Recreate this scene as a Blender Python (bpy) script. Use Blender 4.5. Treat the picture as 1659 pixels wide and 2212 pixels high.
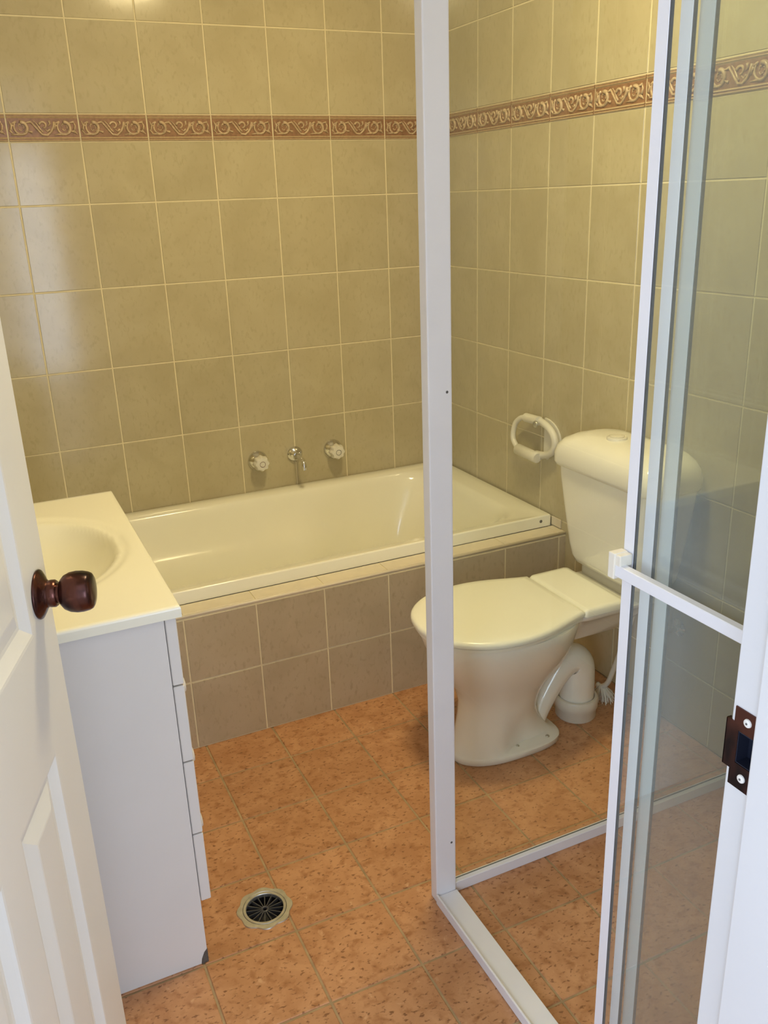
import bpy, bmesh, math, random
from mathutils import Vector, Matrix
random.seed(7)
C = bpy.context.scene.collection
for o in list(bpy.data.objects): bpy.data.objects.remove(o)

# ---------------------------------------------------------------- camera
cam_d = bpy.data.cameras.new('camera'); cam = bpy.data.objects.new('camera', cam_d); C.objects.link(cam)
cam_d.sensor_fit = 'HORIZONTAL'; cam_d.sensor_width = 36.0; cam_d.lens = 36.0*1892.94/1659
cam_d.clip_start = .02
_r = Vector((0.90366056, -0.42690389, -0.03392144)); _u = Vector((0.17276153, 0.29092514, 0.94101861)); _f = Vector((0.3918559, 0.85622172, -0.33665014))
M = Matrix(((_r.x, _u.x, -_f.x, -1.6048), (_r.y, _u.y, -_f.y, -2.9359), (_r.z, _u.z, -_f.z, 1.4249), (0, 0, 0, 1)))
cam.matrix_world = M
bpy.context.scene.camera = cam

# ---------------------------------------------------------------- light and exposure
vs = bpy.context.scene.view_settings
vs.view_transform = 'Standard'; vs.look = 'None'; vs.gamma = 1.0; vs.use_curve_mapping = False
vs.exposure = 2.20
world = bpy.data.worlds.new('world'); bpy.context.scene.world = world; world.use_nodes = True
wb = world.node_tree.nodes['Background']; wb.inputs[0].default_value = (.80, .86, 1.0, 1); wb.inputs[1].default_value = 0.31
LAMP_POS = (-.73, -1.38, 2.40); LAMP_COL = (1.0, .82, .44); LAMP_E = 21.0

def hall_light(name, loc, aim, sx, sy, e):
    wl = bpy.data.lights.new(name, 'AREA'); wl.shape = 'RECTANGLE'; wl.size = sx; wl.size_y = sy; wl.energy = e; wl.color = (.64, .78, 1.0)
    o = bpy.data.objects.new(name, wl); C.objects.link(o); o.location = loc
    o.rotation_euler = (Vector(loc)-Vector(aim)).to_track_quat('Z', 'Y').to_euler()
hall_light('hall_glass_door', (-.60, -5.8, .98), (-.60, 0, .98), 1.0, 1.9, 9)
hall_light('hall_side_fill', (-3.1, -3.95, 1.6), (-1.1, -2.4, 1.1), 1.1, 1.3, 10)  # unseen cool side light, added to brighten the jamb and shower stiles

# ---------------------------------------------------------------- materials
def newmat(name):
    m = bpy.data.materials.new(name); m.use_nodes = True
    nt = m.node_tree; b = nt.nodes['Principled BSDF']
    return m, nt, b
def simple(name, col, rough=.4, metal=0, noise=0.0, nscale=20, bump=0, coat=0):
    m, nt, b = newmat(name)
    b.inputs['Roughness'].default_value = rough; b.inputs['Metallic'].default_value = metal
    b.inputs['Base Color'].default_value = (*col, 1)
    if coat: b.inputs['Coat Weight'].default_value = coat
    g = nt.nodes.new('ShaderNodeNewGeometry')
    n = nt.nodes.new('ShaderNodeTexNoise'); n.inputs['Scale'].default_value = nscale; n.inputs['Detail'].default_value = 5
    nt.links.new(g.outputs['Position'], n.inputs['Vector'])
    if noise:
        r = nt.nodes.new('ShaderNodeValToRGB')
        r.color_ramp.elements[0].position = .3; r.color_ramp.elements[1].position = .7
        r.color_ramp.elements[0].color = (*[c*(1-noise) for c in col], 1)
        r.color_ramp.elements[1].color = (*[min(1, c*(1+noise)) for c in col], 1)
        nt.links.new(n.outputs['Fac'], r.inputs['Fac']); nt.links.new(r.outputs['Color'], b.inputs['Base Color'])
    if bump:
        bp = nt.nodes.new('ShaderNodeBump'); bp.inputs['Strength'].default_value = bump; bp.inputs['Distance'].default_value = .002
        nt.links.new(n.outputs['Fac'], bp.inputs['Height']); nt.links.new(bp.outputs['Normal'], b.inputs['Normal'])
    return m
def mixcol(nt, fac, a, b_, t='MIX'):
    x = nt.nodes.new('ShaderNodeMix'); x.data_type = 'RGBA'; x.blend_type = t
    for s, v in ((0, fac), (6, a), (7, b_)):
        if isinstance(v, bpy.types.NodeSocket): nt.links.new(v, x.inputs[s])
        elif s == 0: x.inputs[0].default_value = v
        else: x.inputs[s].default_value = (*v, 1)
    return x.outputs[2]
def noise_fac(nt, pos, scale, detail, lo, hi, stretch=(1, 1, 1), rot=(0, 0, 0), dist=0):
    mp = nt.nodes.new('ShaderNodeMapping'); mp.inputs['Scale'].default_value = stretch; mp.inputs['Rotation'].default_value = rot
    nt.links.new(pos, mp.inputs['Vector'])
    n = nt.nodes.new('ShaderNodeTexNoise'); n.inputs['Scale'].default_value = scale; n.inputs['Detail'].default_value = detail
    n.inputs['Distortion'].default_value = dist
    nt.links.new(mp.outputs['Vector'], n.inputs['Vector'])
    r = nt.nodes.new('ShaderNodeMapRange'); r.inputs['From Min'].default_value = lo; r.inputs['From Max'].default_value = hi
    r.clamp = True
    nt.links.new(n.outputs['Fac'], r.inputs['Value'])
    return r.outputs['Result']
def wall_tile_mat(name, base, mott, fleck, rough):
    m, nt, b = newmat(name)
    g = nt.nodes.new('ShaderNodeNewGeometry'); p = g.outputs['Position']
    c = mixcol(nt, noise_fac(nt, p, 9, 6, .35, .65, (1, 1, 1), (0, 0, 0), .6), base, mott)
    f1 = noise_fac(nt, p, 95, 4, .54, .72, (1, 1, .55), (.6, .5, .3))
    c = mixcol(nt, f1, c, fleck)
    oi = nt.nodes.new('ShaderNodeObjectInfo')
    hv = nt.nodes.new('ShaderNodeHueSaturation'); mr = nt.nodes.new('ShaderNodeMapRange')
    mr.inputs['To Min'].default_value = .965; mr.inputs['To Max'].default_value = 1.03
    nt.links.new(oi.outputs['Random'], mr.inputs['Value']); nt.links.new(mr.outputs['Result'], hv.inputs['Value'])
    nt.links.new(c, hv.inputs['Color']); nt.links.new(hv.outputs['Color'], b.inputs['Base Color'])
    b.inputs['Roughness'].default_value = rough
    n = nt.nodes.new('ShaderNodeTexNoise'); n.inputs['Scale'].default_value = 14; n.inputs['Detail'].default_value = 2
    nt.links.new(p, n.inputs['Vector'])
    bp = nt.nodes.new('ShaderNodeBump'); bp.inputs['Strength'].default_value = .05; bp.inputs['Distance'].default_value = .004
    nt.links.new(n.outputs['Fac'], bp.inputs['Height']); nt.links.new(bp.outputs['Normal'], b.inputs['Normal'])
    return m
M_wtile = wall_tile_mat('beige_wall_tile', (.50, .438, .285), (.545, .485, .325), (.478, .414, .266), .13)
M_btile = wall_tile_mat('beige_bath_tile', (.49, .415, .295), (.54, .46, .335), (.45, .375, .26), .18)
M_wgrout = simple('wall_grout', (.80, .72, .50), .8, noise=.05, nscale=30)
def floor_mat():
    m, nt, b = newmat('terracotta_floor_tile')
    g = nt.nodes.new('ShaderNodeNewGeometry'); p = g.outputs['Position']
    c = mixcol(nt, noise_fac(nt, p, 13, 7, .35, .68, (1, 1, 1), (0, 0, 0), .8), (.46, .222, .100), (.585, .31, .155))
    c = mixcol(nt, noise_fac(nt, p, 42, 8, .52, .70, (.9, 1.1, 1), (0, 0, .5), .3), c, (.37, .16, .062))
    c = mixcol(nt, noise_fac(nt, p, 120, 6, .575, .67, (.75, 1.25, 1), (0, 0, .15), .2), c, (.24, .10, .04))
    c = mixcol(nt, noise_fac(nt, p, 50, 5, .64, .76, (1, 1, 1), (0, 0, 1.0), .5), c, (.62, .36, .20))
    oi = nt.nodes.new('ShaderNodeObjectInfo')
    hv = nt.nodes.new('ShaderNodeHueSaturation'); mr = nt.nodes.new('ShaderNodeMapRange')
    mr.inputs['To Min'].default_value = .93; mr.inputs['To Max'].default_value = 1.06
    nt.links.new(oi.outputs['Random'], mr.inputs['Value']); nt.links.new(mr.outputs['Result'], hv.inputs['Value'])
    nt.links.new(c, hv.inputs['Color']); nt.links.new(hv.outputs['Color'], b.inputs['Base Color'])
    b.inputs['Roughness'].default_value = .42
    n = nt.nodes.new('ShaderNodeTexNoise'); n.inputs['Scale'].default_value = 90; n.inputs['Detail'].default_value = 3
    nt.links.new(p, n.inputs['Vector'])
    bp = nt.nodes.new('ShaderNodeBump'); bp.inputs['Strength'].default_value = .25; bp.inputs['Distance'].default_value = .002
    nt.links.new(n.outputs['Fac'], bp.inputs['Height']); nt.links.new(bp.outputs['Normal'], b.inputs['Normal'])
    return m
M_ftile = floor_mat()
M_fgrout = simple('floor_grout', (.40, .29, .16), .85, noise=.2, nscale=25)
M_white = simple('painted_white', (.66, .665, .68), .35, noise=.015, nscale=6)
M_door = simple('door_gloss_white', (.80, .79, .75), .32, noise=.015, nscale=5, bump=.08)
M_lam = simple('white_laminate', (.76, .74, .71), .45, noise=.012, nscale=8)
M_ceil = simple('ceiling_paint', (.82, .81, .78), .8, noise=.02, nscale=4)
M_porc = simple('white_porcelain', (.91, .89, .81), .12, noise=.01, nscale=5, coat=.3)
M_bath = simple('bath_enamel', (.93, .91, .78), .12, noise=.01, nscale=4, coat=.3)
M_basin = simple('basin_moulded_top', (.94, .92, .77), .2, noise=.01, nscale=4)
M_seat = simple('seat_plastic', (.90, .89, .78), .22, noise=.01, nscale=5)
M_plas = simple('white_plastic', (.78, .75, .66), .35, noise=.02, nscale=12)
M_alu = simple('white_powder_coated_aluminium', (.80, .81, .86), .35, noise=.02, nscale=9)
M_cream = simple('cream_plastic', (.80, .76, .66), .4, noise=.02, nscale=15)
M_chrome = simple('chrome', (.75, .75, .74), .08, 1, noise=.05, nscale=8)
M_steel = simple('brushed_steel', (.60, .59, .53), .36, .85, noise=.12, nscale=60)
M_dark = simple('dark_drain_rubber', (.012, .012, .014), .5, noise=.3, nscale=60)
M_fin = simple('grey_grate_fin', (.055, .055, .058), .4, noise=.3, nscale=60)
M_seal = simple('dark_rubber_seal', (.10, .10, .10), .5, noise=.1, nscale=30)
M_brown = simple('frieze_brown_glaze', (.30, .165, .095), .3, noise=.25, nscale=90)
M_relief = simple('frieze_relief_glaze', (.56, .42, .275), .25, noise=.22, nscale=120)
M_rail = simple('frieze_border_glaze', (.49, .365, .23), .28, noise=.12, nscale=120)
M_hobtrim = simple('hob_edge_trim', (.72, .64, .50), .35, noise=.04, nscale=30)
def copper():
    m, nt, b = newmat('antique_copper')
    g = nt.nodes.new('ShaderNodeNewGeometry'); p = g.outputs['Position']
    c = mixcol(nt, noise_fac(nt, p, 28, 3, .42, .62, (1, 1, .5)), (.024, .016, .018), (.115, .046, .036))
    nt.links.new(c, b.inputs['Base Color']); b.inputs['Metallic'].default_value = .9; b.inputs['Roughness'].default_value = .24
    return m
M_copper = copper()
def glass_mat(name, haze):
    m = bpy.data.materials.new(name); m.use_nodes = True; nt = m.node_tree
    nt.nodes.remove(nt.nodes['Principled BSDF']); out = nt.nodes['Material Output']
    t = nt.nodes.new('ShaderNodeBsdfTransparent'); t.inputs[0].default_value = (.975, .992, .978, 1)
    gl = nt.nodes.new('ShaderNodeBsdfGlossy'); gl.inputs['Roughness'].default_value = .01; gl.inputs[0].default_value = (.9, .95, 1, 1)
    fr = nt.nodes.new('ShaderNodeFresnel'); fr.inputs[0].default_value = 1.5
    # fresnel from a back face would read as total reflection, so both faces use the outward index
    g = nt.nodes.new('ShaderNodeNewGeometry')
    mi = nt.nodes.new('ShaderNodeMix'); mi.data_type = 'FLOAT'; mi.inputs[2].default_value = 1.5; mi.inputs[3].default_value = 1/1.5
    nt.links.new(g.outputs['Backfacing'], mi.inputs[0]); nt.links.new(mi.outputs[0], fr.inputs[0])
    mx = nt.nodes.new('ShaderNodeMixShader')
    nt.links.new(fr.outputs[0], mx.inputs[0]); nt.links.new(t.outputs[0], mx.inputs[1]); nt.links.new(gl.outputs[0], mx.inputs[2])
    df = nt.nodes.new('ShaderNodeBsdfDiffuse'); df.inputs[0].default_value = (.82, .87, .86, 1)  # pale diffuse haze mixed into the glass, imitating reflected light
    m2 = nt.nodes.new('ShaderNodeMixShader')
    n = nt.nodes.new('ShaderNodeTexNoise'); n.inputs['Scale'].default_value = 5; n.inputs['Detail'].default_value = 4
    nt.links.new(g.outputs['Position'], n.inputs['Vector'])
    mr = nt.nodes.new('ShaderNodeMapRange'); mr.inputs['To Min'].default_value = haze*.7; mr.inputs['To Max'].default_value = haze*1.3
    nt.links.new(n.outputs['Fac'], mr.inputs['Value']); nt.links.new(mr.outputs['Result'], m2.inputs[0])
    nt.links.new(mx.outputs[0], m2.inputs[1]); nt.links.new(df.outputs[0], m2.inputs[2])
    nt.links.new(m2.outputs[0], out.inputs['Surface'])
    return m
M_glass = glass_mat('shower_glass', .005)   # faint painted haze in place of reflected light
M_glass2 = glass_mat('shower_door_glass', .036)   # stronger painted haze, imitates hall light reflected in the sliding doors
def emis():
    m, nt, b = newmat('lamp_diffuser'); b.inputs['Base Color'].default_value = (.9, .88, .8, 1)
    b.inputs['Emission Color'].default_value = (*LAMP_COL, 1); b.inputs['Emission Strength'].default_value = LAMP_E
    return m
M_lamp = emis()

# ---------------------------------------------------------------- helpers
def link(name, bm_or_me, mats, parent=None, smooth=False, loc=None, angle=None):
    if isinstance(bm_or_me, bmesh.types.BMesh):
        me = bpy.data.meshes.new(name); bmesh.ops.recalc_face_normals(bm_or_me, faces=bm_or_me.faces)
        bm_or_me.to_mesh(me); bm_or_me.free()
        for m in (mats if isinstance(mats, (list, tuple)) else [mats]): me.materials.append(m)
        if smooth:
            for f in me.polygons: f.use_smooth = True
            if angle: me.set_sharp_from_angle(angle=math.radians(angle))
    else: me = bm_or_me
    o = bpy.data.objects.new(name, me); C.objects.link(o)
    if loc is not None: o.location = loc
    if parent: o.parent = parent
    return o
def empty(name, loc, label=None, cat=None, group=None, structure=False):
    o = bpy.data.objects.new(name, None); C.objects.link(o); o.location = loc; o.empty_display_size = .05
    tag(o, label, cat, group, structure); return o
def tag(o, label=None, cat=None, group=None, structure=False):
    if label: o['label'] = label
    if cat: o['category'] = cat
    if group: o['group'] = group
    if structure: o['kind'] = 'structure'
    return o
def box(bm, x0, x1, y0, y1, z0, z1, bev=0, seg=2, mi=0):
    g = bmesh.ops.create_cube(bm, size=1.0); vs_ = g['verts']
    for v in vs_:
        v.co = Vector(((x0+x1)/2+v.co.x*(x1-x0), (y0+y1)/2+v.co.y*(y1-y0), (z0+z1)/2+v.co.z*(z1-z0)))
    fs = {f for v in vs_ for f in v.link_faces}
    for f in fs: f.material_index = mi
    if bev:
        es = list({e for v in vs_ for e in v.link_edges})
        bmesh.ops.bevel(bm, geom=es, offset=bev, segments=seg, affect='EDGES', profile=.6)
    return bm
def nb(): return bmesh.new()
def boxes(lst, bev=0, seg=2):
    bm = nb()
    for b in lst: box(bm, *b, bev=bev, seg=seg)
    return bm
def rel(bm, org):
    bmesh.ops.translate(bm, verts=bm.verts, vec=-Vector(org)); return bm
def loft(rings, close0=True, close1=True, bm=None, mi=0):
    bm = bm or nb(); vr = [[bm.verts.new(p) for p in r] for r in rings]; n = len(rings[0])
    for a, b in zip(vr, vr[1:]):
        for i in range(n):
            f = bm.faces.new((a[i], a[(i+1) % n], b[(i+1) % n], b[i])); f.material_index = mi
    if close0: bm.faces.new(vr[0][::-1]).material_index = mi
    if close1: bm.faces.new(vr[-1]).material_index = mi
    return bm
def lathe(prof, axis=(0, 0, 1), org=(0, 0, 0), n=32, bm=None, caps=(True, True), lobes=0, amp=0, mi=0):
    ax = Vector(axis).normalized(); t = Vector((0, 0, 1)) if abs(ax.z) < .9 else Vector((1, 0, 0))
    u = ax.cross(t).normalized(); v = ax.cross(u).normalized(); o = Vector(org)
    rings = []
    for r, h in prof:
        ring = []
        for i in range(n):
            a = 2*math.pi*i/n; rr = r*(1+(amp*math.cos(lobes*a) if lobes else 0))
            ring.append(o+ax*h+(u*math.cos(a)+v*math.sin(a))*rr)
        rings.append(ring)
    return loft(rings, caps[0], caps[1], bm, mi)
def tube(pts, rad, n=10, bm=None, flat=1.0, caps=True, nrm=None):
    pts = [Vector(p) for p in pts]; rads = rad if isinstance(rad, (list, tuple)) else [rad]*len(pts)
    rings = []; up = None
    for i, p in enumerate(pts):
        d = (pts[min(i+1, len(pts)-1)]-pts[max(i-1, 0)]).normalized()
        if nrm is not None: w = Vector(nrm)
        else:
            if up is None: up = Vector((0, 0, 1)) if abs(d.z) < .9 else Vector((0, 1, 0))
            w = up
        a = d.cross(w).normalized(); b = a.cross(d).normalized(); up = b
        rings.append([p+a*math.cos(2*math.pi*k/n)*rads[i]+b*math.sin(2*math.pi*k/n)*rads[i]*flat for k in range(n)])
    return loft(rings, caps, caps, bm)
def cat(pts, k=6):
    P = [Vector(p) for p in pts]; out = []
    for i in range(len(P)-1):
        a = P[max(i-1, 0)]; b = P[i]; c = P[i+1]; d = P[min(i+2, len(P)-1)]
        for j in range(k):
            t = j/k
            out.append(.5*((2*b)+(c-a)*t+(2*a-5*b+4*c-d)*t*t+(3*b-a-3*c+d)*t**3))
    out.append(P[-1]); return out
def rrect(cx, cy, hx, hy, r, z, k=8):
    pts = []
    r = min(r, hx, hy)
    for q, (sx, sy) in enumerate(((1, 1), (-1, 1), (-1, -1), (1, -1))):
        for j in range(k+1):
            a = math.pi/2*(q+j/k)
            pts.append(Vector((cx+sx*(hx-r)+math.cos(a)*r, cy+sy*(hy-r)+math.sin(a)*r, z)))
    return pts
def cut(o, cutter_bm):
    me = bpy.data.meshes.new('cutter'); cutter_bm.to_mesh(me); cutter_bm.free()
    c = bpy.data.objects.new('cutter', me); C.objects.link(c)
    md = o.modifiers.new('b', 'BOOLEAN'); md.operation = 'DIFFERENCE'; md.object = c; md.solver = 'EXACT'
    bpy.context.view_layer.update()
    dg = bpy.context.evaluated_depsgraph_get()
    new = bpy.data.meshes.new_from_object(o.evaluated_get(dg)); mats = list(o.data.materials)
    o.modifiers.clear(); o.data = new
    if not new.materials:
        for m in mats: new.materials.append(m)
    bpy.data.objects.remove(c)

_tm = {}
def tile_mesh(w, h, N, U, t, bev, mat):
    key = (round(w, 4), round(h, 4), tuple(N), mat.name, t)
    if key in _tm: return _tm[key]
    N = Vector(N); U = Vector(U); V = N.cross(U)
    bm = nb()
    def ring(a, b, d): return [U*(sx*a/2)+V*(sy*b/2)+N*d for sx, sy in ((-1, -1), (1, -1), (1, 1), (-1, 1))]
    loft([ring(w, h, -t), ring(w, h, -bev), ring(w-2*bev, h-2*bev, 0)], False, True, bm)
    me = bpy.data.meshes.new('tile'); bmesh.ops.recalc_face_normals(bm, faces=bm.faces); bm.to_mesh(me); bm.free()
    me.materials.append(mat); _tm[key] = me
    return me
def tiles(parent, uspans, vspans, pos, N, U, mat, gap, t=.006, bev=.0009, skip=None, name='tile'):
    """pos(u, v) -> world centre on the finished face; uspans/vspans lists of (a, b)"""
    for (a, b) in uspans:
        for (c, d) in vspans:
            if skip and skip(a, b, c, d): continue
            if b-a < .012 or d-c < .012: continue
            me = tile_mesh(b-a-gap, d-c-gap, N, U, t, bev, mat)
            o = link(name, me, None, parent)
            j = random.uniform(-.0003, .0003)
            o.location = Vector(pos((a+b)/2, (c+d)/2))+Vector(N)*j
def spans(edges): return list(zip(edges, edges[1:]))

# ---------------------------------------------------------------- large structure
W_, H_ = .2, .2504
zl = [0, .187, .4371, .6875, .9379, 1.1883, 1.4387, 1.6150]
zu = [1.6899, 1.9403, 2.1907, 2.400]
XL = -1.85; YF = -2.453
GAP = .0044
wall_back = tag(link('wall_back', boxes([(XL-.1, .1, .0017, .1, 0, 2.4)]), M_wgrout), structure=True)
bx = [XL]+[-1.4072+.2*i for i in range(-2, 8)]+[0.0]
tiles(wall_back, spans(bx), spans(zl[2:])+spans(zu), lambda u, v: (u, 0, v), (0, -1, 0), (1, 0, 0), M_wtile, GAP)
wall_right = tag(link('wall_right', boxes([(.0017, .1, YF-.117, .0017, 0, 2.4)]), M_wgrout), structure=True)
ry = [0.0]+[-.0663-.2*i for i in range(0, 12)]+[YF]
ry = ry[::-1]
tiles(wall_right, spans(ry), spans(zl)+spans(zu), lambda u, v: (0, u, v), (-1, 0, 0), (0, -1, 0), M_wtile, GAP,
      skip=lambda a, b, c, d: a > -.68 and d < .44)
wall_left = tag(link('wall_left', boxes([(XL-.1, XL-.0017, YF-.117, .0017, 0, 2.4)]), M_wgrout), structure=True)
tiles(wall_left, spans(ry), spans(zl)+spans(zu), lambda u, v: (XL, u, v), (1, 0, 0), (0, 1, 0), M_wtile, GAP,
      skip=lambda a, b, c, d: a > -.68 and d < .44)
tag(link('ceiling', boxes([(XL-.1, .1, -4.4, .1, 2.4, 2.5)]), M_ceil), structure=True)
DX0, DX1 = -1.8168, -1.05
wall_front = tag(link('wall_front', boxes([(XL-.6, DX0-.022, YF-.115, YF, 0, 2.4), (DX1+.022, .1, YF-.115, YF, 0, 2.4), (DX0-.022, DX1+.022, YF-.115, YF, 2.07, 2.4)]), M_white), structure=True)

# frieze band: relief border tiles, one object each
def frieze_base(L, N, U):
    N = Vector(N); U = Vector(U); V = Vector((0, 0, 1))
    prof = [(-.0365, -.005, 0), (-.0365, .0008, 1), (-.0345, .0022, 1), (-.0325, .0010, 0), (-.0305, .0010, 1), (-.0290, .0026, 1), (-.0272, .0012, 1), (-.0255, 0, 0),
            (.0255, 0, 1), (.0272, .0012, 1), (.0290, .0026, 1), (.0305, .0010, 0), (.0325, .0010, 1), (.0345, .0022, 1), (.0365, .0008, 0), (.0365, -.005, 0)]
    bm = nb(); A = [bm.verts.new(U*(-L/2)+V*z+N*d) for z, d, _ in prof]; B = [bm.verts.new(U*(L/2)+V*z+N*d) for z, d, _ in prof]
    for i in range(len(prof)-1):
        f = bm.faces.new((A[i], B[i], B[i+1], A[i+1])); f.material_index = prof[i][2]
    bm.faces.new(A[::-1]); bm.faces.new(B)
    bmesh.ops.recalc_face_normals(bm, faces=bm.faces)
    me = bpy.data.meshes.new('frieze_tile'); bm.to_mesh(me); bm.free(); me.materials.append(M_brown); me.materials.append(M_rail)
    return me
def frieze_relief(L, N, U):
    N = Vector(N); U = Vector(U); V = Vector((0, 0, 1)); bm = nb()
    def P(x, z, d=.0006): return U*x+V*z+N*d
    def strand(pts, r0, r1):
        n = len(pts); tube([P(*p) for p in pts], [r0+(r1-r0)*i/(n-1) for i in range(n)], 5, bm, 1.0, True, nrm=tuple(N))
    def spiral(cx, cz, r0, r1, a0, turns, w0=.0027, w1=.0012, k=15, sy=1.0):
        pts = []
        for i in range(k+1):
            t = i/k; a = a0+turns*2*math.pi*t; r = r0+(r1-r0)*t
            pts.append((cx+math.cos(a)*r, cz+math.sin(a)*r*sy))
        strand(pts, w0, w1)
    s = L/.1966
    for cx in (-.062, .058):
        spiral(cx*s, .000, .0205, .0150, math.radians(125), .92, .0024, .0058, 17)      # outer leaf ring
        spiral(cx*s+.001, .001, .0155, .0105, math.radians(-60), .55, .0040, .0016, 10)
        for k in range(3):        # rose petals
            a = math.radians(20+k*120); spiral(cx*s+math.cos(a)*.0045, .001+math.sin(a)*.0045, .0052, .0035, a-1.6, .5, .0018, .0012, 6)
        for dx, dz, ex_, ez in ((-.020, .013, .010, .006), (-.025, .004, .004, .010), (.019, .014, .012, .004), (.021, -.010, .010, -.006), (-.016, -.018, .014, .001)):
            strand([(cx*s+dx-ex_, dz-ez), (cx*s+dx, dz), (cx*s+dx+ex_*.8, dz+ez*.4)], .0012, .0042)
    spiral(-.001, .006, .0110, .0060, math.radians(170), -.75, .0044, .0022, 11)
    strand([(-.036*s, .018), (-.026*s, .006), (-.016*s, -.007), (-.006, -.0185), (.008, -.0200), (.020*s, -.010), (.028*s, .004), (.031*s, .016)], .0026, .0044)
    strand([(-.028*s, .0195), (-.018*s, .010), (-.010, -.004), (-.003, -.012)], .0014, .0034)
    strand([(.002, -.004), (.010, -.010), (.017, -.004)], .0014, .0040)
    strand([(.012, .004), (.019, .010), (.017, .019)], .0014, .0044)
    for x0 in (-.093, .084):
        strand([(x0*s, .018), (x0*s+.005, .006), (x0*s+.002, -.006)], .0014, .0042)
        strand([(x0*s-.001, -.006), (x0*s+.004, -.013), (x0*s+.009, -.018)], .0038, .0014)
    bmesh.ops.recalc_face_normals(bm, faces=bm.faces)
    me = bpy.data.meshes.new('scroll_relief'); bm.to_mesh(me); bm.free(); me.materials.append(M_relief)
    for f in me.polygons: f.use_smooth = True
    return me
_fm = {}
def frieze(parent, sp, pos, N, U):
    for a, b in sp:
        L = b-a-GAP
        if L < .01: continue
        key = (round(L, 3), tuple(N))
        if key not in _fm: _fm[key] = (frieze_base(L, N, U), frieze_relief(L, N, U))
        o = link('frieze_tile', _fm[key][0], None, parent); o.location = pos((a+b)/2, 1.65245)
        link('scroll_relief', _fm[key][1], None, o)
frieze(wall_back, spans(bx), lambda u, v: (u, 0, v), (0, -1, 0), (1, 0, 0))
frieze(wall_right, spans(ry), lambda u, v: (0, u, v), (-1, 0, 0), (0, -1, 0))
frieze(wall_left, spans(ry), lambda u, v: (XL, u, v), (1, 0, 0), (0, 1, 0))

# floor
FP = .1937; FX = -1.3997; FY = -.7778
floor = tag(link('floor', boxes([(XL-.1, .1, YF-.117, .1, -.12, -.0022)]), M_fgrout), structure=True)
fx = [XL]+[FX+FP*i for i in range(-2, 8)]+[0.0]
fy = [YF-.03]+[FY-FP*j for j in range(8, -1, -1)]
fx = sorted({round(v, 5) for v in fx}); fy = sorted({round(v, 5) for v in fy})
tiles(floor, spans(fx), spans(fy), lambda u, v: (u, v, 0), (0, 0, 1), (1, 0, 0), M_ftile, .0048, bev=.0014)
tag(link('floor_hall', boxes([(-2.4, .1, -6.0, YF-.03, -.12, -.012)]), simple('hall_floor', (.42, .34, .26), .6, noise=.1)), structure=True)
DRC = Vector((-1.246, -1.464, 0))
def cyl(c, r, z0, z1, n=48): return lathe([(r, z0), (r, z1)], (0, 0, 1), c, n)
for o in list(floor.children):
    if abs(o.location.x-DRC.x) < FP/2+.045 and abs(o.location.y-DRC.y) < FP/2+.045:
        cc = Vector((DRC.x, DRC.y, 0)); bmc = cyl(cc, .047, -.05, .05)
        cut(o, bmc)
cut(floor, cyl(DRC, .047, -.09, .05))

# door frame in the front wall
trim = empty('trim_1', (DX1, YF, 0), structure=True)
o = link('jamb', rel(boxes([(DX1, DX1+.022, YF-.13, YF, 0, 2.07)], .001), (DX1, YF, 0)), M_white, trim)
cut(o, boxes([(DX1-.01, DX1+.014, -2.482, -2.4625, .939, .971)]))
link('jamb', rel(boxes([(DX0-.022, DX0, YF-.13, YF, 0, 2.07)], .001), (DX1, YF, 0)), M_white, trim)
link('head', rel(boxes([(DX0, DX1, YF-.13, YF, 2.05, 2.07)], .001), (DX1, YF, 0)), M_white, trim)
link('stop', rel(boxes([(DX1-.012, DX1, YF-.13, -2.4875, 0, 2.05)], .0015), (DX1, YF, 0)), M_white, trim)
link('stop', rel(boxes([(DX0, DX0+.012, YF-.13, -2.4995, 0, 2.05)], .0015), (DX1, YF, 0)), M_white, trim)
sp = link('strike_plate', rel(boxes([(DX1-.0014, DX1+.001, -2.4862, -2.4825, .914, .994), (DX1-.0014, DX1+.001, -2.4625, -2.457, .914, .994),
     (DX1-.0014, DX1+.001, -2.4825, -2.4625, .914, .9385), (DX1-.0014, DX1+.001, -2.4825, -2.4625, .9715, .994),
     (DX1-.0014, DX1+.001, -2.457, -2.4485, .930, .978)]), (DX1, YF, 0)), M_copper, trim)
lip = link('curved_lip', rel(boxes([(DX1-.0014, DX1+.004, YF+.0035, YF+.005, .930, .978)], .0003, 1), (DX1, YF, 0)), M_copper, sp)
pk = link('latch_box', rel(boxes([(DX1+.0128, DX1+.0138, -2.482, -2.4625, .939, .971), (DX1-.001, DX1+.0128, -2.482, -2.4812, .939, .971), (DX1-.001, DX1+.0128, -2.4633, -2.4625, .939, .971), (DX1-.001, DX1+.0128, -2.4812, -2.4633, .939, .9398), (DX1-.001, DX1+.0128, -2.4812, -2.4633, .9702, .971)]), (DX1, YF, 0)), simple('dark_latch_box', (.03, .035, .06), .35, .6), sp)
for z in (.984, .9265):
    s = link('screw', lathe([(.0042, 0), (.0038, .0012), (.002, .0018)], (-1, 0, 0), Vector((DX1-.0014, -2.4715, z))-Vector((DX1, YF, 0)), 16), simple('pale_screw', (.80, .78, .74), .4), sp)
    link('screw_slot', lathe([(.0012, 0), (.001, .0003)], (-1, 0, 0), Vector((DX1-.0033, -2.4715, z))-Vector((DX1, YF, 0)), 8), M_seal, s)

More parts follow.
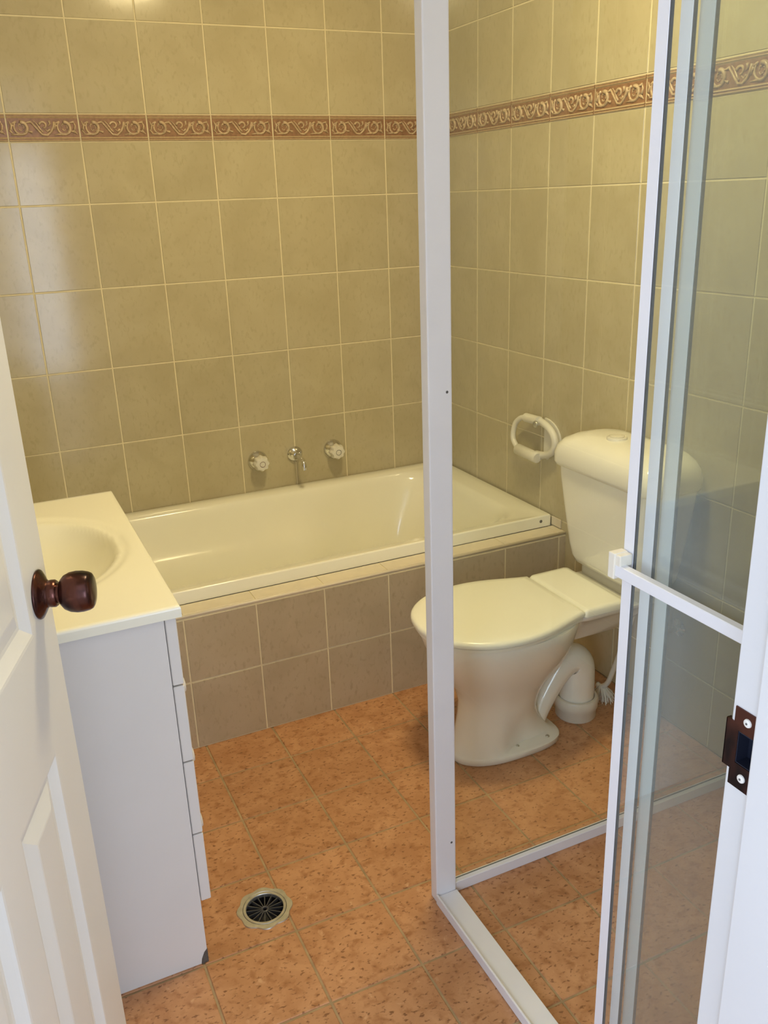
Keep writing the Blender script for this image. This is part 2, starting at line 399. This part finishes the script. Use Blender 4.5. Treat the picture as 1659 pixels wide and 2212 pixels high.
# open door leaf: local x runs from lock edge (0) to hinge, local y = away from visible face, z up
TH = math.radians(18.8); LW = .77
E0 = Vector((-1.56859, -1.771, 0)); dv = Vector((-math.sin(TH), -math.cos(TH), 0)); nv = Vector((math.cos(TH), -math.sin(TH), 0))
door = empty('door_1', E0, structure=True)
door.matrix_world = Matrix(((dv.x, -nv.x, 0, E0.x), (dv.y, -nv.y, 0, E0.y), (0, 0, 1, 0), (0, 0, 0, 1)))
cols = [(.09, .26), (.33, .50), (.57, .68)]; rows = [(.22, .755), (.925, 1.60), (1.69, 1.93)]
L0 = []
for a, b in ((0, .09), (.26, .33), (.50, .57), (.68, LW)): L0.append((a, b, 0, .035, .008, 2.042))
for a, b in cols:
    for c, d in ((.008, .22), (.755, .925), (1.60, 1.69), (1.93, 2.042)): L0.append((a, b, 0, .035, c, d))
link('leaf', boxes(L0), M_door, door)
for a, b in cols:
    for c, d in rows:
        bm = nb(); ri = []
        for ins, dep in ((0, 0), (.004, .0005), (.008, .003), (.020, .0095), (.026, .0095), (.050, .002), (.053, .0015)):
            ri.append([Vector((x, dep, z)) for x, z in ((a+ins, c+ins), (b-ins, c+ins), (b-ins, d-ins), (a+ins, d-ins))])
        loft(ri, False, True, bm)
        back = [[Vector((p.x, .035-p.y, p.z)) for p in r] for r in ri]; loft(back, False, True, bm)
        link('panel', bm, M_door, door)
kb = link('knob_rose', lathe([(.0318, 0), (.0325, .0015), (.0318, .003), (.026, .0065), (.019, .010), (.0172, .013)], (0, -1, 0), (.044, 0, .961), 40), M_copper, door, True, angle=50)
link('collar', lathe([(.0172, .013), (.0178, .016), (.0178, .021), (.0160, .0235), (.0128, .0237), (.0128, .031)], (0, -1, 0), (.044, 0, .961), 36), M_copper, kb, True, angle=40)
link('handle', lathe([(.0128, .027), (.0175, .0285), (.0225, .033), (.0258, .040), (.0270, .048), (.0266, .056), (.0250, .063), (.0230, .0668), (.0195, .0688), (.0130, .0700), (.0060, .0705), (.001, .0706)], (0, -1, 0), (.044, 0, .961), 44), M_copper, kb, True, angle=50)
link('latch_plate', boxes([(-.0012, .001, .006, .029, .931, .991)], .0003, 1), M_copper, door)

# ---------------------------------------------------------------- bath surround and bath
HY = -.815; hz = .406
hob = empty('bath_surround', (-.9, HY, 0), 'tiled bath surround of beige tiles with a pale ledge, under the white bath', 'bath surround')
ho = Vector((-.9, HY, 0))
link('core', rel(boxes([(XL, -.0005, HY+.0017, -.7445, .0, .4065), (XL, -1.69, -.7445, -.003, 0, .4025), (XL, -.005, -.7445, -.70, 0, .38)]), ho), M_wgrout, hob)
hx = [XL]+[-1.0268+.2*i for i in range(-4, 6)]+[0]
tiles(hob, spans(hx), [(0.001, .208), (.208, .3975)], lambda u, v: (u+.9, 0, v), (0, -1, 0), (1, 0, 0), M_btile, GAP)
tiles(hob, spans(hx), [(HY+.007, -.7455)], lambda u, v: (u+.9, v-HY, .4085), (0, 0, 1), (1, 0, 0), M_hobtrim, .003)
link('edge_trim', rel(tube([(XL, HY+.005, .4035), (-.001, HY+.005, .4035)], .0052, 10), ho), M_hobtrim, hob, True)

bo = Vector((-.85, -.37, .40))
bath = empty('bathtub', bo, 'long white bathtub set in the tiled surround along the back wall', 'bathtub')
BX0, BX1, BY0, BY1 = -1.688, -.006, -.742, -.004
cx, cy, hx_, hy_ = (BX0+BX1)/2, (BY0+BY1)/2, (BX1-BX0)/2, (BY1-BY0)/2
RZ = .446
rings = []
def well(l, r, f, b, rad, z, k=8, waist=0.0, m=26): # insets from outer edges; long sides subdivided
    x0, x1, y0, y1 = BX0+l, BX1-r, BY0+f, BY1-b
    P = rrect((x0+x1)/2, (y0+y1)/2, (x1-x0)/2, (y1-y0)/2, rad, z, k); out = []
    for i, p in enumerate(P):
        out.append(p); q = P[(i+1) % len(P)]
        if i % (k+1) == k and i//(k+1) in (0, 2): out += [p.lerp(q, j/m) for j in range(1, m)]
    for p in out:
        t = max(0, min(1, (-.50-p.x)/.16)); t = t*t*(3-2*t)
        if p.y > (y0+y1)/2: p.y -= waist*t
        else: p.y += waist*.6*t
    return out
rings = [well(.003, .003, .003, .003, .004, .408), well(0, 0, 0, 0, .006, .408), well(0, 0, 0, 0, .006, RZ-.005), well(.0015, .0015, .0015, .0015, .006, RZ-.0015), well(.005, .005, .005, .005, .006, RZ),
         well(.045, .03, .010, .03, .02, RZ-.0015), well(.085, .075, .038, .055, .10, RZ-.004), well(.095, .088, .047, .062, .13, RZ-.010), well(.105, .10, .055, .070, .14, RZ-.03),
         well(.135, .125, .066, .082, .15, .365, waist=.004), well(.155, .14, .070, .088, .15, .325, waist=.016), well(.175, .152, .073, .094, .15, .300, waist=.030), well(.20, .17, .080, .102, .15, .265, waist=.050), well(.25, .20, .092, .115, .15, .17, waist=.060), well(.29, .225, .105, .13, .14, .120, waist=.058), well(.34, .26, .14, .16, .12, .100, waist=.045), well(.42, .33, .19, .21, .10, .095, waist=.03), well(.6, .5, .28, .30, .06, .092)]
link('tub', rel(loft(rings, False, True), bo), M_bath, bath, True, angle=50)
link('overflow_hole', rel(lathe([(.0055, 0), (.005, .001)], (0, -1, 0), (-.046, BY0+.0002, .428), 14), bo), M_seal, bath)
link('end_cap', rel(boxes([(-.0050, -.0006, -.79, -.742, .411, .440)], .001), bo), M_hobtrim, bath)
w = link('waste_plug', rel(lathe([(.03, .0), (.028, .003), (.014, .004)], (0, 0, 1), (-.62, -.37, .0885), 24), bo), M_chrome, bath, True)

# bath taps and spout on the back wall
def bath_tap(x, z, label, col):
    t = empty('bath_tap', (x, 0, z), label, 'tap')
    link('flange', lathe([(.036, .0), (.0365, .003), (.034, .008), (.026, .017), (.019, .022), (.017, .03)], (0, -1, 0), (0, 0, 0), 40), M_chrome, t, True, angle=60)
    hd = link('handle', lathe([(.0150, .026), (.0245, .030), (.0275, .036), (.0265, .052), (.0225, .060), (.0165, .0615), (.0020, .0617)], (0, -1, 0), (0, 0, 0), 64, lobes=8, amp=.075), M_plas, t, True, angle=40)
    rg = nb(); R_ = .0098
    tube([(math.cos(a)*R_, -.0619, math.sin(a)*R_) for a in [2*math.pi*i/28 for i in range(29)]], .0007, 6, rg, caps=False, nrm=(0, 1, 0))
    link('indicator_ring', rg, simple('ring_'+col, (.12, .03, .02) if col == 'red' else (.03, .03, .035), .4), hd)
    return t
bath_tap(-.752, .557, 'left bath tap, white fluted handle with dark ring on a chrome flange', 'red')
bath_tap(-.462, .557, 'right bath tap nearest the white corner post, white fluted handle on chrome', 'dark')
so = empty('bath_spout', (-.611, 0, .560), 'short chrome bath spout between the two white taps', 'spout')
link('flange', lathe([(.029, 0), (.0293, .004), (.028, .007), (.020, .013), (.011, .018), (.010, .022)], (0, -1, 0), (0, 0, 0), 36), M_chrome, so, True, angle=60)
link('outlet', tube(cat([(0, -.010, 0), (0, -.045, -.001), (0, -.078, -.004), (0, -.094, -.014), (0, -.098, -.036)], 6), .0088, 16), M_chrome, so, True, angle=60)

# ---------------------------------------------------------------- vanity
VO = Vector((-1.6, -1.19, 0))
van = empty('vanity_cabinet', VO, 'white laminate vanity cabinet with drawers beside the open door', 'cabinet')
VX = -1.390; VF = -1.369; VY0, VY1 = -1.545, -.845
bmv = nb(); [box(bmv, *q) for q in ((XL, VX, VY0, VY0+.016, .0, .764), (XL, VX, VY1-.016, VY1, 0, .764), (XL, XL+.008, VY0+.016, VY1-.016, 0, .764), (XL+.008, VX, VY0+.016, VY1-.016, .13, .146), (VX-.02, VX, VY0+.016, VY1-.016, 0, .13))]
for v in bmv.verts: pass
link('carcass', rel(bmv, VO), M_lam, van)
def fnt(name, y0, y1, z0, z1):
    return link(name, rel(boxes([(VX+.0015, VF, y0, y1, z0, z1)], .0015, 1), VO), M_lam, van)
fnt('front_rail', VY0, VY1, .6285, .763)
def vknob(par, y, z):
    link('knob', rel(lathe([(.006, 0), (.007, .010), (.0155, .013), (.0170, .019), (.0130, .0245), (.003, .026)], (1, 0, 0), (VF, y, z), 20), VO), M_lam, par, True, angle=50)
for z0, z1 in ((.4695, .6255), (.3085, .4665), (.150, .3055)):
    d = fnt('drawer', VY0, -1.255, z0, z1); vknob(d, -1.405, (z0+z1)/2)
d = fnt('door', -1.252, -1.050, .150, .6255); vknob(d, -1.085, .56)
d = fnt('door', -1.047, VY1, .150, .6255); vknob(d, -1.012, .56)
link('chipped_corner', rel(loft([[Vector((VX-.014, y, .0)), Vector((VX+.0008, y, .0)), Vector((VX+.0008, y, .034)), Vector((VX-.006, y, .026)), Vector((VX-.012, y, .012))] for y in (VY0-.0006, VY0+.03)]), VO), simple('exposed_chipboard', (.10, .085, .07), .9, noise=.4, nscale=120), van)
# basin top
bt = empty('basin_top', (-1.6, -1.19, .764), 'one-piece cream basin top with oval bowl on the vanity cabinet', 'basin')
TX0, TX1, TY0, TY1, TZ = XL+.001, -1.3640, -1.559, -.838, .786
bm = nb(); nx, ny = 70, 90; cxb, cyb, ab, bb = -1.590, -1.193, .207, .246
def zz(x, y):
    q = math.hypot((x-cxb)/ab, (y-cyb)/bb)
    z = TZ
    def ss(a, b, t): t = max(0, min(1, (t-a)/(b-a))); return t*t*(3-2*t)
    z -= .0045*ss(0, 1, (1.0-q)/.08)
    if q < .86: z -= .118*(1-(q/.86)**2)**.85
    return z
gv = []
xs = [TX0+(TX1-TX0)*i/nx for i in range(nx+1)]; ys = [TY0+(TY1-TY0)*j/ny for j in range(ny+1)]
for i, x in enumerate(xs):
    col = []
    for j, y in enumerate(ys):
        z = zz(x, y)
        xx, yy = x, y
        col.append(bm.verts.new((xx, yy, z)))
    gv.append(col)
for i in range(nx):
    for j in range(ny): bm.faces.new((gv[i][j], gv[i+1][j], gv[i+1][j+1], gv[i][j+1]))
per = [gv[i][0] for i in range(nx)]+[gv[nx][j] for j in range(ny)]+[gv[i][ny] for i in range(nx, 0, -1)]+[gv[0][j] for j in range(ny, 0, -1)]
ccx, ccy = (TX0+TX1)/2, (TY0+TY1)/2
prev = per
for off, dz in ((.0022, -.0025), (.0026, -.006), (.0026, -.0205), (-.002, -.0215)):
    new = []
    for v in per:
        sx = 1 if v.co.x > TX1-1e-5 else (0 if v.co.x > TX0+1e-5 else 0); sy = 1 if v.co.y > TY1-1e-5 else (-1 if v.co.y < TY0+1e-5 else 0)
        new.append(bm.verts.new((v.co.x+sx*off, v.co.y+sy*off, TZ+dz)))
    n = len(per)
    for k in range(n): bm.faces.new((prev[k], prev[(k+1) % n], new[(k+1) % n], new[k]))
    prev = new
link('basin', rel(bm, (-1.6, -1.19, .764)), M_basin, bt, True, angle=60)

# ---------------------------------------------------------------- toilet
AY = -1.19
TO = Vector((-.40, AY, 0))
toi = empty('toilet', TO, 'white close-coupled toilet with closed lid against the right wall', 'toilet')
def oval(x0, x1, hy, z, n=48, ex=2.3, back=None, cy=AY):
    """egg ring: front x0 (towards the room), rear x1"""
    pts = []; c = (x0+x1)/2; h = (x1-x0)/2
    for i in range(n):
        a = 2*math.pi*i/n; ca, sa = math.cos(a), math.sin(a)
        e = ex if ca < 0 else (back or ex)
        x = c+h*math.copysign(abs(ca)**(2/e), ca); y = cy+hy*math.copysign(abs(sa)**(2/e), sa)
        pts.append(Vector((x, y, z)))
    return pts
def pin(ring, k):
    for p in ring:
        t = max(0, min(1, (p.x+.54)/.10)); t = t*t*(3-2*t); p.y = AY+(p.y-AY)*(1-k*t)
    return ring
R = [oval(-.626, -.316, .081, .0, back=3.2), oval(-.632, -.310, .087, .004, back=3.2), oval(-.632, -.310, .088, .019, back=3.2), pin(oval(-.631, -.314, .086, .0225, back=3.2), .05), pin(oval(-.629, -.330, .084, .026, back=3.2), .40), pin(oval(-.623, -.345, .080, .045, back=2.8), .38), pin(oval(-.612, -.368, .075, .08, back=2.6), .25),
     oval(-.604, -.380, .073, .12), oval(-.600, -.374, .079, .16), oval(-.610, -.358, .093, .20), oval(-.638, -.318, .117, .245), oval(-.666, -.295, .140, .29),
     oval(-.687, -.285, .158, .33), oval(-.698, -.278, .167, .362), oval(-.702, -.275, .171, .380), oval(-.700, -.277, .169, .389), oval(-.690, -.290, .158, .391)]
bm = loft(R)
loft([rrect(-.200, AY, .110, .045, .04, .290), rrect(-.180, AY, .135, .070, .04, .335), rrect(-.175, AY, .150, .100, .04, .372), rrect(-.175, AY, .150, .122, .04, .384), rrect(-.175, AY, .150, .124, .04, .394), rrect(-.175, AY, .145, .118, .04, .399)], True, True, bm)
pan = link('pan', rel(bm, TO), M_porc, toi, True, angle=60)
for x in (-.463, -.366):
    link('floor_bolt', rel(lathe([(.006, 0), (.0055, .003), (.003, .0045)], (0, 0, 1), (x, AY-.060, .0225), 12), TO), M_steel, pan, True)
YT = AY+.022
tp = cat([(-.372, YT-.012, .010), (-.345, YT-.010, .070), (-.306, YT-.006, .132), (-.268, YT-.002, .176), (-.234, YT, .189), (-.211, YT+.002, .165), (-.207, YT+.003, .12), (-.207, YT+.003, .045)], 6)
tr = [.030, .031, .034, .040, .0455, .0485, .0495, .0495]
trad = []
for i in range(len(tp)):
    q = i/6; k = min(int(q), 6); trad.append(tr[k]+(tr[k+1]-tr[k])*(q-k))
link('trap', rel(tube(tp, trad, 28), TO), M_porc, pan, True)
link('outlet_collar', rel(lathe([(.055, .0), (.058, .004), (.058, .030), (.062, .034), (.062, .058), (.059, .064), (.052, .065), (.0500, .048)], (0, 0, 1), (-.207, YT+.003, 0), 40), TO), M_plas, toi, True, angle=45)
# seat and lid outlines
def seat_ring(grow, z, tip=-.722, hinge=-.312):
    pts = []; prof = [(0, 0), (.010, .060), (.035, .107), (.075, .143), (.125, .167), (.185, .178), (.245, .176), (.300, .164), (.350, .147), (.385, .135), (hinge-tip, .128)]
    P = cat([(a, b, 0) for a, b in prof], 3)
    side = []
    for p in P: side.append((tip+p.x, p.y))
    allp = [(x, AY+y) for x, y in side]+[(x, AY-y) for x, y in side[::-1][:-1]]
    out = []
    cxx = (tip+hinge)/2
    for x, y in allp:
        d = Vector((x-cxx, (y-AY))); l = d.length
        d2 = d*(1+grow/l)
        out.append(Vector((cxx+d2.x, AY+d2.y, z)))
    return out
link('seat', rel(loft([seat_ring(-.012, .390), seat_ring(-.006, .391), seat_ring(-.005, .399), seat_ring(-.008, .4005)]), TO), M_seat, toi, True, angle=50)
link('lid', rel(loft([seat_ring(-.006, .4015), seat_ring(.0, .4035), seat_ring(.001, .411), seat_ring(-.002, .4165), seat_ring(-.008, .420), seat_ring(-.03, .4222), seat_ring(-.09, .4235)]), TO), M_seat, toi, True, angle=50)
link('hinge_block', rel(loft([rrect(-.245, AY, .066, .130, .012, .399), rrect(-.245, AY, .066, .130, .012, .413), rrect(-.245, AY, .062, .126, .012, .419), rrect(-.245, AY, .05, .115, .01, .4205)]), TO), M_seat, toi, True, angle=50)
# cistern
def cr(x0, hy, z, r=.03, xb=-.012): return rrect((x0+xb)/2, AY, (xb-x0)/2, hy, r, z, 8)
cis = link('cistern', rel(loft([cr(-.140, .120, .428, .03), cr(-.158, .142, .436, .035), cr(-.166, .153, .455, .04), cr(-.171, .160, .49, .04), cr(-.178, .178, .59, .04), cr(-.184, .193, .68, .04), cr(-.185, .196, .712, .04)]), TO), M_porc, toi, True, angle=50)
link('cistern_foot', rel(loft([cr(-.142, .128, .398, .03), cr(-.142, .128, .429, .03)]), TO), simple('shaded_porcelain', (.62, .58, .48), .6), toi)  # ceramic under the cistern, its shade painted in as grey
ld = link('cistern_lid', rel(loft([cr(-.182, .192, .712, .04, -.014), cr(-.196, .206, .715, .045, -.008), cr(-.200, .211, .724, .05, -.006), cr(-.200, .211, .748, .05, -.006), cr(-.196, .207, .768, .055, -.008), cr(-.185, .195, .785, .06, -.012), cr(-.166, .172, .797, .06, -.018), cr(-.142, .140, .804, .05, -.03), cr(-.12, .07, .807, .03, -.05)]), TO), M_porc, toi, True, angle=60)
link('flush_button', rel(lathe([(.027, -.004), (.027, .004), (.025, .0065), (.0215, .007), (.0205, .0045), (.019, .0045), (.0185, .008), (.012, .009), (.001, .0092)], (0, 0, 1), (-.108, AY+.03, .8065), 32), TO), M_plas, ld, True, angle=45)

# toilet brush standing behind the toilet
bo2 = Vector((-.085, -1.19, 0))
br = empty('toilet_brush', bo2, 'white plastic toilet brush standing on the floor behind the toilet outlet', 'brush')
hdl = cat([(-.094, -1.118, .040), (-.092, -1.136, .040), (-.090, -1.160, .066), (-.090, -1.180, .118), (-.088, -1.200, .18), (-.084, -1.225, .27), (-.080, -1.245, .36)], 5)
link('handle', rel(tube(hdl, [.0085]*8+[.0075]*(len(hdl)-8), 12), bo2), M_plas, br, True)
bm = nb(); hc = Vector((-.092, -1.134, .045))
for i in range(110):
    a = random.uniform(0, 2*math.pi); t = random.uniform(.2, 1)
    d = Vector((math.cos(a)*t*.034, math.sin(a)*t*.040-.012, -.043+.018*t*random.random()))
    s0 = hc+Vector((math.cos(a)*.008, math.sin(a)*.008-.004, 0))
    tube([s0, s0+d*.6, hc+d], .0011, 3, bm)
bs = link('bristles', rel(bm, bo2), M_plas, br); bs['kind'] = 'stuff'

# water stop tap with hose
so2 = Vector((0, -1.33, .30))
st = empty('stop_tap', so2, 'small dark-handled water stop tap on the right wall below the cistern', 'tap')
link('body', lathe([(.024, 0), (.024, .003), (.009, .008), (.009, .045), (.012, .046), (.012, .06)], (-1, 0, 0), (0, 0, 0), 20), M_chrome, st, True, angle=40)
link('handle', lathe([(.010, .06), (.020, .063), (.021, .075), (.012, .078)], (-1, 0, 0), (0, 0, 0), 24, lobes=6, amp=.1), simple('blue_black_tap', (.03, .045, .08), .4), st, True, angle=40)
link('hose', tube(cat([(-.03, .0, .008), (-.032, .002, .05), (-.045, .02, .09), (-.06, .035, .135)], 5), .006, 10), M_steel, st, True)

# ---------------------------------------------------------------- toilet roll holder on right wall
ro = Vector((0, -.68, .69))
rh = empty('toilet_roll_holder', ro, 'empty white plastic toilet roll holder on the right wall by the cistern', 'roll holder')
def YZ(y, z, x): return Vector((x, y-ro.y, z-ro.z))
# wall plate: half-round on the cistern side
oc = (-.685, .690)
plate = [(math.cos(a)*.0, 0) for a in (0,)]
out = []
for i in range(25):
    a = math.pi/2-math.pi*i/24
    out.append((-.690-math.cos(a)*.085, .692+math.sin(a)*.062))
rg0 = [YZ(y, z, -.0003) for y, z in out]; rg1 = [YZ(y, z, -.006) for y, z in out]
link('wall_plate', loft([rg0, rg1]), M_plas, rh)
bm = tube([YZ(-.672-math.sin(math.pi*i/24)*.100, .690+math.cos(math.pi*i/24)*.056, -.022) for i in range(25)], .0115, 14)
link('cover_rim', bm, M_plas, rh, True)
bm = tube([YZ(-.618, .744, -.028), YZ(-.692, .747, -.028)], .0145, 20)
mt = link('arm_mount', bm, M_plas, rh, True, angle=50)
link('screw_cap', lathe([(.0110, 0), (.0110, .004), (.009, .006), (.002, .0065)], (-1, 0, 0), YZ(-.694, .739, -.041), 20), M_steel, mt, True, angle=50)
arc = cat([YZ(-.630, .744, -.028), YZ(-.598, .739, -.030), YZ(-.572, .720, -.034), YZ(-.561, .690, -.037), YZ(-.566, .660, -.040), YZ(-.592, .636, -.040)], 6)
link('arm', tube(arc, .0088, 14), M_plas, rh, True)
link('roller', lathe([(.0085, -.006), (.0150, 0), (.0180, .004), (.0180, .095), (.0180, .112), (.015, .116)], (0, -1, -.03), YZ(-.590, .634, -.040), 24), M_plas, rh, True, angle=40)
link('wall_arm', lathe([(.014, 0), (.010, .006), (.010, .032)], (-1, 0, 0), YZ(-.700, .632, 0), 18), M_plas, rh, True, angle=40)

# ---------------------------------------------------------------- floor drain
dr = empty('floor_drain', DRC, 'round steel floor drain with dark radial grate set in terracotta tiles', 'drain')
N_ = 96
def oct_r(a, r0, dr_, ph=.2): return r0+dr_*abs(math.cos(4*(a+ph)))**1.6
rA = [Vector((math.cos(a)*oct_r(a, .0555, .0050), math.sin(a)*oct_r(a, .0555, .0050), .0002)) for a in [2*math.pi*i/N_ for i in range(N_)]]
rB = [Vector((p.x*.985, p.y*.985, .0026)) for p in rA]
def rg(r, z): return [Vector((math.cos(2*math.pi*i/N_)*r, math.sin(2*math.pi*i/N_)*r, z)) for i in range(N_)]
link('flange', loft([rA, rB, rg(.0475, .0030), rg(.0465, .0018), rg(.0465, -.004)], False, False), M_steel, dr, True, angle=30)
link('inner_ring', loft([rg(.0460, -.004), rg(.0460, .0022), rg(.0452, .0030), rg(.0405, .0030), rg(.0398, .0018), rg(.0398, -.006)], False, False), M_steel, dr, True, angle=30)
link('bowl', loft([rg(.0405, -.004), rg(.0398, -.03), rg(.030, -.045), rg(.004, -.046)], False, True), M_dark, dr, True)
gt = link('grate_hub', lathe([(.0085, -.006), (.0085, -.001), (.0065, 0), (.0045, -.001), (.0042, -.006)], (0, 0, 1), (0, 0, 0), 20), M_fin, dr, True, angle=40)
bm = nb(); box(bm, .0078, .0400, -.0011, .0011, -.010, -.0015)
fin = bpy.data.meshes.new('grate_fin'); bm.to_mesh(fin); bm.free(); fin.materials.append(M_fin)
for k in range(16):
    f = link('grate_fin', fin, None, dr); f.rotation_euler = (0, 0, k*math.pi/8+.1)

# ---------------------------------------------------------------- shower screen
PX0, PX1, PY0, PY1 = -.911, -.864, -1.620, -1.594
SO = Vector((PX0, PY0, 0))
ss_ = empty('shower_screen', SO, 'fixed glass shower screen with white corner post, sill and floor channel', 'shower screen')
link('corner_post', rel(boxes([(PX0, PX1, PY0, PY1, 0, 1.95)], .0025, 2), SO), M_alu, ss_)
for z in (1.105, .145):
    link('rivet', rel(lathe([(.0026, 0), (.002, .0008)], (0, -1, 0), (PX1-.010, PY0, z), 12), SO), M_seal, ss_)
SY = YF+.001
link('sill', rel(boxes([(-.913, -.9085, SY, PY0-.0005, 0, .024), (-.9085, -.862, SY, PY0-.0005, 0, .0175)], .001, 1), SO), M_alu, ss_)
link('head_rail', rel(boxes([(-.915, -.850, SY, PY0-.0005, 1.905, 1.95)], .002), SO), M_alu, ss_)
link('floor_channel', rel(boxes([(PX1+.0003, -.0005, -1.611, -1.594, 0, .026)], .001, 1), SO), M_alu, ss_)
link('top_channel', rel(boxes([(PX1+.0003, -.0005, -1.614, -1.594, 1.925, 1.95)], .001, 1), SO), M_alu, ss_)
link('wall_channel', rel(boxes([(-.022, -.0005, -1.612, -1.593, .026, 1.925)], .001, 1), SO), M_alu, ss_)
link('glass_seal', rel(boxes([(PX1+.0005, -.022, -1.6005, -1.5985, .026, .0275)]), SO), M_seal, ss_)
link('glass_pane', rel(boxes([(PX1+.0005, -.022, -1.6035, -1.5985, .0278, 1.924)]), SO), M_glass, ss_)
def slider(x, y0, y1, z0, label, sw, bar=False):
    o_ = Vector((x, y1, z0)); t = empty('shower_door', o_, label, 'shower door', 'sliding shower door panels')
    zt = 1.90
    link('stile', rel(boxes([(x-.002, x+.002, y1-sw, y1, z0, zt)], .0009, 1), o_), M_alu, t)
    link('stile', rel(boxes([(x-.002, x+.002, y0, y0+sw, z0, zt)], .0009, 1), o_), M_alu, t)
    link('rail', rel(boxes([(x-.002, x+.002, y0+sw, y1-sw, z0, z0+.03)], .0009, 1), o_), M_alu, t)
    link('rail', rel(boxes([(x-.002, x+.002, y0+sw, y1-sw, zt-.03, zt)], .0009, 1), o_), M_alu, t)
    link('edge_seal', rel(boxes([(x-.0021, x+.0021, y1-sw-.0016, y1-sw, z0+.03, zt-.03)]), o_), M_seal, t)
    link('glass_pane', rel(boxes([(x-.0016, x+.0016, y0+sw, y1-sw-.0016, z0+.03, zt-.03)]), o_), M_glass2, t)
    if bar:
        b = link('towel_bar', rel(boxes([(x-.0225, x-.0115, y0+.006, y1-.010, .9700, .9860)], .0009, 1), o_), M_alu, t)
        link('bar_bracket', rel(boxes([(x-.0225, x-.003, y1-.019, y1-.0005, .984, .9990), (x-.0240, x-.003, y1-.010, y1+.002, .9655, 1.0)], .0015, 2), o_), M_cream, t)
        link('bar_bracket', rel(boxes([(x-.0235, x-.003, y0-.0015, y0+.012, .9665, .9985)], .0018, 2), o_), M_cream, t)
    return t
slider(-.905, -2.430, -2.1324, .0205, 'outermost sliding shower door panel, carrying the white towel bar', .019, True)
slider(-.887, -2.445, -2.1463, .0185, 'middle sliding shower door panel, stile seen just right of the towel bar panel', .019)
slider(-.869, -2.451, -2.1543, .0185, 'innermost shower door panel, its pale blue stile rightmost of the three', .0229)

# ---------------------------------------------------------------- ceiling lamp (above the frame, lights the room)
lo = Vector(LAMP_POS)
la = empty('ceiling_light', lo, 'round warm ceiling light above the bathroom floor', 'lamp')
link('base', lathe([(.15, -.001), (.15, -.022), (.140, -.026)], (0, 0, 1), (0, 0, 0), 32), M_white, la, True, angle=40)
link('diffuser', lathe([(.137, -.026), (.134, -.045), (.115, -.070), (.075, -.088), (.03, -.094), (.002, -.095)], (0, 0, 1), (0, 0, 0), 24), M_lamp, la, True)
